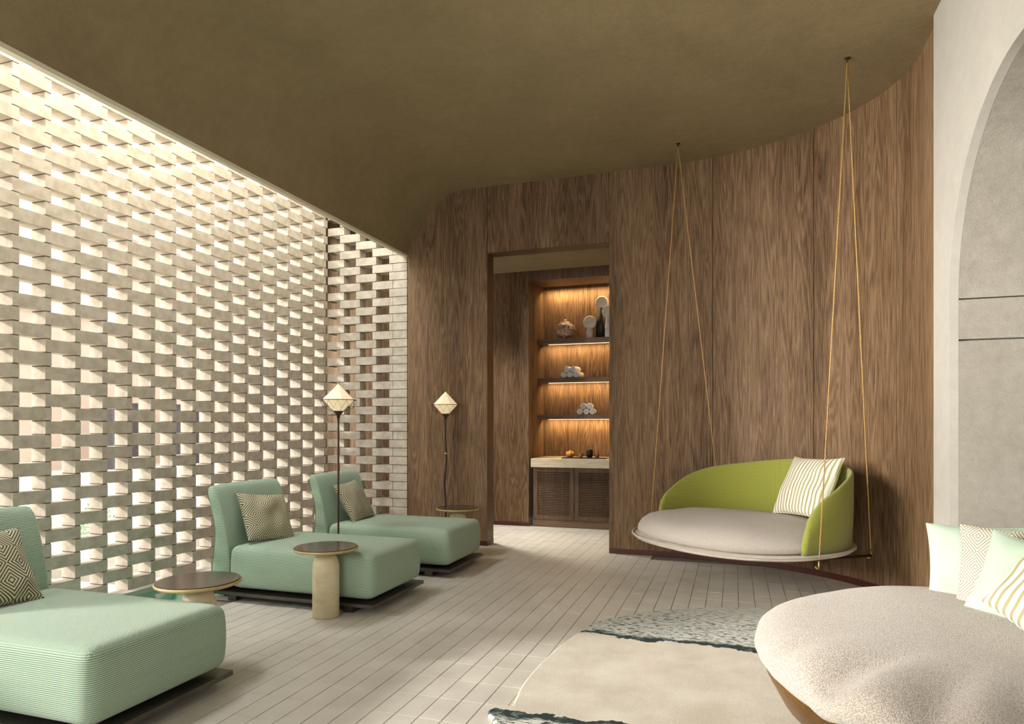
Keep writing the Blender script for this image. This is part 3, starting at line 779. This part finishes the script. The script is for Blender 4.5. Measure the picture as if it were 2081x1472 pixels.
# backrest shell on the rear half; theta: 0 = right arm side, pi = left arm side, negative = rear
bm = bmesh.new(); N = 60; rows = []
t0, t1 = math.radians(14), math.radians(-188)
for i in range(N+1):
    th = t0+(t1-t0)*i/N; s_ = i/N
    def ss(q): q = max(0, min(1, q)); return q*q*(3-2*q)
    rise = math.sqrt(max(0, 1-(1-min(1, s_/0.23))**2)) if s_ < 0.5 else math.sqrt(max(0, 1-(1-min(1, (1-s_)/0.30))**2.6))
    top = 0.445+(1.00-0.445)*(0.16+0.84*rise)
    if s_ >= 0.5: top = 0.445+(1.00-0.445)*(0.10+0.90*rise)
    o1 = se(th, 0.968, 0.968); o0 = se(th, 0.935, 0.935)
    top += 0.115*math.exp(-((s_-0.47)/0.24)**2)
    top = max(top, 0.47)
    lean = 1.0+0.02*(top-0.44)
    rows.append([bm.verts.new(sw(o1[0], o1[1], 0.44)), bm.verts.new(sw(o1[0]*lean, o1[1]*lean, (0.44+top)/2)), bm.verts.new(sw(o1[0]*lean, o1[1]*lean, top-0.012)),
                 bm.verts.new(sw((o1[0]+o0[0])/2*lean, (o1[1]+o0[1])/2*lean, top)), bm.verts.new(sw(o0[0]*lean, o0[1]*lean, top-0.012)),
                 bm.verts.new(sw(o0[0]*lean, o0[1]*lean, (0.44+top)/2)), bm.verts.new(sw(o0[0], o0[1], 0.44))])
for A, Q in zip(rows, rows[1:]):
    for j in range(7): bm.faces.new((A[j], Q[j], Q[(j+1) % 7], A[(j+1) % 7]))
bm.faces.new(rows[0]); bm.faces.new(rows[-1][::-1])
obj('backrest', bm, M['green'], swing, smooth=True)
hangs = [Vector((-0.524, 6.867, ZC))-SCN, Vector((0.833, 5.679, ZC))-SCN]
hooks = [[Vector((-0.80, 6.90, 0.385))-SCN, Vector((-0.10, 7.16, 0.385))-SCN], [Vector((0.605, 5.43, 0.372))-SCN, Vector((1.055, 6.015, 0.372))-SCN]]
for h, hk in zip(hangs, hooks):
    obj('ceiling_mount', lathe([(0, 0), (0.022, 0), (0.022, -0.006), (0.008, -0.012), (0.006, -0.035), (0, -0.04)], 16, c=h), M['polemetal'], swing)
    for q, e in enumerate(hk):
        st_ = h+Vector((0, 0, -0.03)); L = (e-st_)
        obj('rope', tube(bmesh.new(), [st_, st_+L*0.5, st_+L*0.985], 0.0052, 6), M['rope'], swing, smooth=True)
        bm = bmesh.new(); cc = e+Vector((0, 0, 0.0)); d = Vector((-cc.x, -cc.y, 0)).normalized()
        tube(bm, [cc+Vector((0, 0, 0.04)), cc+Vector((0, 0, 0.005))]+[cc+d*(0.018*(1-math.cos(a)))+Vector((0, 0, -0.018*math.sin(a))) for a in (0.4, 0.9, 1.4, 1.9, 2.4, 2.9)], 0.006, 7)
        obj('hook', bm, M['brass'], swing, smooth=True)
    m0 = Vector((hk[0].x, hk[0].y, 0.375)); m1 = Vector((hk[1].x, hk[1].y, 0.375))
    obj('bearer', tube(bmesh.new(), [m0*1.0, (m0*0.5+m1*0.5)*0.86+Vector((0, 0, 0.05)), m1*1.0], 0.012, 8), M['polemetal'], swing, smooth=True)
pillow('throw_pillow', 'large cream pillow with olive stripes leaning in the green hanging seat', M['stripe'], 0.62, 0.56, 0.18, (0.615, 6.34, 0.89), (-0.76, -0.50, 0.44), seed=5, roll=0.03)

# ------------------------------------------------------------------ ROUND DAYBED
DC = Vector((1.14, 3.17, 0)); DA, DN = 1.05, 1.06
db = thing('daybed', 'round daybed in walnut shell with thick cream boucle mattress', 'daybed', DC)
bm = bmesh.new(); N = 200; R = []
lv = [(0.0, 0.36), (0.80, 0.36), (0.915, 0.372), (0.965, 0.395), (0.99, 0.425), (1.0, 0.465), (0.992, 0.505), (0.965, 0.540), (0.925, 0.565), (0.87, 0.583), (0.80, 0.594), (0.7, 0.60), (0.58, 0.603), (0.45, 0.604), (0.32, 0.604), (0.18, 0.604), (0, 0.604)]
lv = [(f, z if z < 0.43 else 0.425+(z-0.425)*0.82) for f, z in lv]
for f, z in lv:
    if f == 0: R.append([bm.verts.new((0, 0, z))]); continue
    ring = []
    for i in range(N):
        a = 2*PI*i/N; x, y = math.cos(a)*DA*f, math.sin(a)*DN*f
        p = Vector((x, y, z)); g = Vector((x+3, y+1, 0))
        dz = 0.0; 
        if z > 0.42:
            dz = 0.03*noise.noise(g*1.7)
            for da, dd_, dw in ((214, 0.050, 4.6), (234, 0.045, 4.0), (252, 0.035, 4.5), (196, 0.018, 3.5), (272, 0.03, 5)):   # soft folds of the cover
                q = (math.degrees(a)-da-12*(f-0.8))/dw
                dz -= dd_*math.exp(-q*q)*min(1, max(0, (f-0.55)/0.3))*(1.0 if f < 0.97 else 0.5)
                dz += 0.4*dd_*math.exp(-(q-1.9)**2)*min(1, max(0, (f-0.55)/0.3))*(1.0 if f < 0.97 else 0.5)
        k_ = 1+0.018*noise.noise(Vector((a*3, z*4, 1.0)))
        ring.append(bm.verts.new((x*k_, y*k_, z+dz)))
    R.append(ring)
for A, Q in zip(R, R[1:]):
    for i in range(N):
        j = (i+1) % N
        if len(A) == 1: bm.faces.new((A[0], Q[i], Q[j]))
        elif len(Q) == 1: bm.faces.new((A[i], A[j], Q[0]))
        else: bm.faces.new((A[i], A[j], Q[j], Q[i]))
obj('mattress', bm, M['boucle'], db, smooth=True)
obj('shell', lathe([(0, 0.025), (0.50, 0.025), (0.64, 0.05), (0.80, 0.13), (0.945, 0.25), (1.005, 0.36), (1.012, 0.415), (0.99, 0.415), (0.93, 0.345), (0, 0.345)], 96), M['walnut'], db, smooth=True)
PG = 'pillows heaped on the round daybed'
pillow('throw_pillow', 'pale mint pillow standing at the back left of the daybed heap', M['mintplain'], 0.44, 0.40, 0.12, (1.18, 3.95, 0.715), (-0.25, -0.92, 0.26), seed=11, group=PG, roll=0.03)
pillow('throw_pillow', 'pale mint pillow at the back right of the daybed heap, mostly hidden', M['mintplain'], 0.44, 0.40, 0.12, (1.50, 3.62, 0.74), (-0.55, -0.80, 0.20), seed=12, group=PG, roll=0.04)
pillow('throw_pillow', 'cream and olive rhombus patterned pillow between the mint daybed pillows', M['rhombus_pale'], 0.43, 0.40, 0.12, (1.235, 3.70, 0.735), (-0.48, -0.84, 0.24), seed=13, group=PG)
pillow('throw_pillow', 'pale mint pillow in front of the rhombus pillow on the daybed', M['mintplain'], 0.42, 0.38, 0.12, (1.235, 3.48, 0.72), (-0.60, -0.75, 0.28), seed=14, group=PG, roll=-0.20)
pillow('throw_pillow', 'cream olive-striped pillow frontmost on the daybed at the right edge', M['stripe'], 0.46, 0.44, 0.18, (1.225, 3.13, 0.765), (-0.72, -0.50, 0.46), seed=15, group=PG, roll=-0.42)

# ------------------------------------------------------------------ LOBBY NICHE: cabinet, counter, shelves
cab = thing('cabinet', 'low oak cabinet with louvred doors under the stone counter', 'cabinet', (-2.69, 9.05, 0))
obj('carcass', B((0.0, 1.78, 0.02, 0.60, 0.10, 0.838)), M['oak_dark'], cab)
obj('toe_kick', B((0.0, 1.78, 0.004, 0.05, 0.0, 0.10)), M['oak_flat'], cab)
for d_ in range(3):
    x0 = 0.012+d_*0.592; x1 = x0+0.580
    dr = obj('door', B((x0, x0+0.055, -0.002, 0.02, 0.105, 0.832), (x1-0.055, x1, -0.002, 0.02, 0.105, 0.832), (x0+0.055, x1-0.055, -0.002, 0.02, 0.775, 0.832), (x0+0.055, x1-0.055, -0.002, 0.02, 0.105, 0.165)), M['oak_dark'], cab)
    bm = bmesh.new(); z = 0.172
    ns = 26
    for q in range(ns):
        zz = 0.170+(0.772-0.170)*q/ns
        v = [bm.verts.new((x0+0.055 if s_ == 0 else x1-0.055, yy, zz+dz)) for s_ in (0, 1) for yy, dz in ((0.000, 0.0), (0.000, 0.007), (0.016, 0.019), (0.016, 0.012))]
        for f in ((0, 1, 2, 3), (7, 6, 5, 4), (0, 4, 5, 1), (1, 5, 6, 2), (2, 6, 7, 3), (3, 7, 4, 0)): bm.faces.new([v[i] for i in f])
    obj('louvre', bm, M['oak_dark'], dr)['kind'] = 'stuff'
ct = obj('countertop', bevel(B((-2.70, -0.905, 8.985, 9.80, 0.842, 0.962)), 0.004, 1), M['counter']); tag(ct, 'thick pale stone countertop on the louvred oak cabinet', 'countertop')
for nm, z, lab in (('a', 2.635, 'topmost oak shelf in the lit niche, holding the lidded tureen'), ('b', 2.063, 'middle oak shelf in the lit niche with rolled towels at its left'), ('c', 1.522, 'lowest oak shelf in the lit niche, above the stone counter')):
    s_ = thing('wall_shelf', lab, 'shelf', (-1.82, 9.66, z), 0, 'oak shelves in the lit niche')
    obj('board', B((-0.92, 0.915, -0.16, 0.158, 0.0, 0.062)), M['oak_flat'], s_)
    obj('led_strip', B((-0.80, 0.90, -0.02, -0.010, -0.007, -0.001)), M['led'], s_)
tl = thing('strip_light', 'warm LED strip along the top of the lit oak niche', 'light', (-1.82, 9.66, 3.50))
obj('channel', B((-0.84, 0.90, -0.13, -0.105, 0.0, 0.02)), M['brass'], tl)
obj('diffuser', B((-0.84, 0.90, -0.13, -0.105, -0.012, -0.001)), M['led'], tl)
for z, e in ((3.44, 7.5), (2.61, 5.5), (2.04, 5.5), (1.50, 6.5)):
    lamp('niche_strip', 'AREA', (-1.82, 9.70, z), (0, 0.45, -1), e*1.4, (1.0, 0.68, 0.33), shape='RECTANGLE', size=1.7, size_y=0.02)
# shelf objects
SY = 9.62
tu = thing('tureen', 'rust and white patterned lidded tureen on the topmost shelf', 'tureen', (-2.36, SY, 2.697))
obj('bowl', lathe([(0, 0.03), (0.07, 0.03), (0.12, 0.052), (0.143, 0.09), (0.150, 0.132), (0.166, 0.138), (0.166, 0.149), (0, 0.149)], 28), M['tureen'], tu, smooth=True)
obj('lid', lathe([(0.148, 0.149), (0.147, 0.175), (0.133, 0.207), (0.10, 0.232), (0.078, 0.238), (0.078, 0.254), (0.06, 0.262), (0, 0.265)], 28), M['tureen'], tu, smooth=True)
obj('knob', lathe([(0, 0.262), (0.012, 0.265), (0.022, 0.285), (0.012, 0.302), (0, 0.304)], 14), M['cream'], tu, smooth=True)
for s_ in (-1, 1):
    obj('handle', tube(bmesh.new(), [(s_*0.13, 0, 0.10), (s_*0.165, 0, 0.115), (s_*0.165, 0, 0.14), (s_*0.13, 0, 0.145)], 0.009, 7), M['tureen'], tu, smooth=True)
for a in (0.5, 2.6, 4.7):
    obj('foot', lathe([(0, 0), (0.016, 0), (0.012, 0.02), (0.02, 0.042), (0, 0.05)], 10, c=(0.07*math.cos(a), 0.07*math.sin(a), 0)), M['tureen'], tu, smooth=True)
def disc_vase(x, y, h, r, foot, lab, mat):
    t = thing('sculpture', lab, 'sculpture', (x, y, 2.697), 0, 'disc-headed sculptures on the topmost shelf')
    obj('pedestal', lathe([(0, 0), (foot, 0), (foot*0.96, h*0.3), (foot*0.62, h-2*r+0.02), (0, h-2*r+0.03)], 20), mat, t, smooth=True)
    bm = bmesh.new(); lathe([(0, -0.018), (r*0.9, -0.018), (r, -0.009), (r, 0.009), (r*0.9, 0.018), (0, 0.018)], 32, bm)
    o = obj('disc', bm, M['cream'], t, smooth=False, loc=(0, 0, h-r), rot=(PI/2, 0, 0))
disc_vase(-1.99, SY, 0.335, 0.098, 0.055, 'shortest disc-headed sculpture, cream disc on a white pedestal', M['marble'])
disc_vase(-1.825, SY+0.05, 0.62, 0.098, 0.085, 'tallest disc-headed sculpture, cream disc on a black pedestal', M['black'])
disc_vase(-1.70, SY-0.08, 0.465, 0.095, 0.055, 'disc-headed sculpture on white pedestal, half hidden by the oak wall', M['marble'])
# rolled towels
def towel_bm(r, L):
    bm = bmesh.new(); N = 20; rings = []
    prof_ = [(0.15, -L/2+0.012), (0.5, -L/2+0.002), (0.86, -L/2), (1.0, -L/2+0.014), (1.02, 0), (1.0, L/2-0.014), (0.86, L/2), (0.5, L/2-0.002), (0.15, L/2-0.012)]
    for f, y in prof_:
        rings.append([bm.verts.new((r*f*math.cos(2*PI*i/N)*(1+0.05*noise.noise(Vector((i*0.9, y*20, r)))), y, r*f*math.sin(2*PI*i/N))) for i in range(N)])
    for A, Q in zip(rings, rings[1:]):
        for i in range(N): bm.faces.new((A[i], A[(i+1) % N], Q[(i+1) % N], Q[i]))
    bm.faces.new(rings[0]); bm.faces.new(rings[-1][::-1])
    return bm
def spiral_bm(r, L):
    bm = bmesh.new(); pts = []
    for i in range(44):
        a = i*0.42; q = r*(0.10+0.80*i/44); pts.append((q*math.cos(a), -L/2-0.001, q*math.sin(a)))
    tube(bm, pts, 0.0035, 4); return bm
def towel(x, y, z, lab, shelf, rz):
    t = thing('rolled_towel', lab, 'towel', (x, y, z), rz, shelf)
    obj('roll', towel_bm(0.044, 0.20), M['towel'], t, smooth=True); obj('rolled_edge', spiral_bm(0.044, 0.20), M['towel'], t)
for (x0, zt, shelf, rz) in ((-2.245, 2.125, 'rolled towels on the middle shelf', -0.25), (-2.03, 1.584, 'rolled towels on the lowest shelf', 0.12)):
    where = 'on the middle shelf' if zt > 2 else 'on the lowest shelf'
    for i, wd_ in enumerate(('left', 'central', 'right')): towel(x0+(i-1)*0.092, SY-0.02, zt+0.0455, 'white rolled towel, %s one of the bottom row %s' % (wd_, where), shelf, rz)
    for i, wd_ in enumerate(('left', 'right')): towel(x0+(i-0.5)*0.094, SY-0.02, zt+0.0455+0.079, 'white rolled towel, %s one of the top pair %s' % (wd_, where), shelf, rz)
# tray, flower bowl and cups on the counter
CZ = 0.963
tag(obj('tray', bevel(B((-2.29, -1.66, 9.10, 9.36, CZ, CZ+0.014)), 0.004, 1), M['tabletop']), 'flat dark tray on the pale stone counter', 'tray')
fb = thing('flower_bowl', 'small glass bowl of orange blooms on the dark tray', 'flowers', (-2.19, 9.22, CZ+0.015))
obj('bowl', lathe([(0, 0), (0.03, 0), (0.055, 0.02), (0.062, 0.045), (0.058, 0.045), (0.05, 0.02), (0, 0.006)], 20), M['cup'], fb, smooth=True)
for i in range(6):
    a = i*2*PI/5; rr = 0.034 if i < 5 else 0
    bm = bmesh.new(); bmesh.ops.create_icosphere(bm, subdivisions=2, radius=0.028)
    for v in bm.verts: v.co *= 1+0.22*noise.noise(v.co*90+Vector((i, 0, 0)))
    obj('bloom', bm, M['orange'], fb, smooth=False, loc=(rr*math.cos(a), rr*math.sin(a), 0.055+(0.015 if i == 5 else 0)))
for (x, y, lab, r, h, mt) in ((-2.03, 9.20, 'small amber tea cup nearest the orange blooms', 0.034, 0.06, 'cup'), (-1.92, 9.26, 'dark teapot-like jug between the two tea cups on the tray', 0.05, 0.11, 'black'), (-1.80, 9.20, 'small amber tea cup at the right end of the dark tray', 0.034, 0.06, 'cup')):
    t = thing('tea_cup' if mt == 'cup' else 'jug', lab, 'cup' if mt == 'cup' else 'jug', (x, y, CZ+0.015))
    obj('body', lathe([(0, 0), (r*0.7, 0), (r, h*0.4), (r*0.95, h*0.8), (r, h), (r*0.88, h), (r*0.85, h*0.5), (0, 0.008)], 20), M[mt], t, smooth=True)
    obj('handle', tube(bmesh.new(), [(r*0.9, 0, h*0.75), (r*1.5, 0, h*0.7), (r*1.5, 0, h*0.35), (r*0.9, 0, h*0.25)], 0.004, 6), M[mt], t, smooth=True)

# ------------------------------------------------------------------ OUTSIDE THE SCREEN
g = obj('ground', B((-60, -6.3, -30, 60, -0.3, -0.10), (4.3, 40, -30, 60, -0.3, -0.02), (-6.3, XL-BD-0.02, -12, 7.6, -0.3, -0.10)), M['pave_out']); tag(g, kind='structure')
lw = obj('lawn', B((-11.5, -8.6, 4.4, 7.6, -0.10, -0.06)), M['grass_out']); tag(lw, kind='structure')
hb = thing('garden_building', 'peach rendered building outside, seen through the brick screen', 'building', (-24, 18, 0))
obj('wall', B((-2, 2, -8, 1.7, -0.1, 5.2), (-2, 2, 1.7, 34, -0.1, 8.6)), M['plaster_out'], hb)
obj('cornice', B((-2.1, 2.1, -8.1, 1.7, 5.2, 5.35), (-2.1, 2.1, 1.6, 34.1, 8.6, 8.8)), M['pave_out'], hb)
for i, (x, y) in enumerate(((-20.8, 17.9), (-21.0, 19.2), (-20.6, 20.8), (-20.8, 22.0))):
    t = thing('garden_post', ('leftmost', 'second', 'third', 'rightmost')[i]+' of the four grey posts glimpsed through the brick screen', 'post', (x, y, -0.10), 0, 'grey posts outside the brick screen')
    obj('shaft', B((-0.26, 0.26, -0.2, 0.2, 0, 2.3)), M['post_out'], t); obj('cap', B((-0.29, 0.29, -0.23, 0.23, 2.3, 2.36)), M['post_out'], t)
for i, (x, y, lab) in enumerate(((-8.3, 4.2, 'low leafy garden shrub outside, left of the grey posts'), (-8.0, 6.6, 'low leafy garden shrub outside, nearest the grey posts'))):
    t = thing('shrub', lab, 'shrub', (x, y, -0.06))
    bm = bmesh.new()
    for q in range(420):
        a, b_ = random.uniform(0, 2*PI), random.uniform(0, PI/2); r = 0.32*random.uniform(0.5, 1)
        c_ = Vector((r*math.cos(a)*math.cos(b_), r*math.sin(a)*math.cos(b_), 0.12+r*math.sin(b_)*1.1))
        d1 = Vector((random.uniform(-1, 1), random.uniform(-1, 1), random.uniform(-1, 1))).normalized()*0.03; d2 = d1.orthogonal().normalized()*0.014
        bm.faces.new([bm.verts.new(c_-d1), bm.verts.new(c_+d2), bm.verts.new(c_+d1), bm.verts.new(c_-d2)])
    o = obj('foliage', bm, M['leaf'], t); o['kind'] = 'stuff'
    obj('stem', tube(bmesh.new(), [(0, 0, 0), (0.02, 0, 0.15), (0, 0.02, 0.3)], 0.015, 6), M['oak_dark'], t)
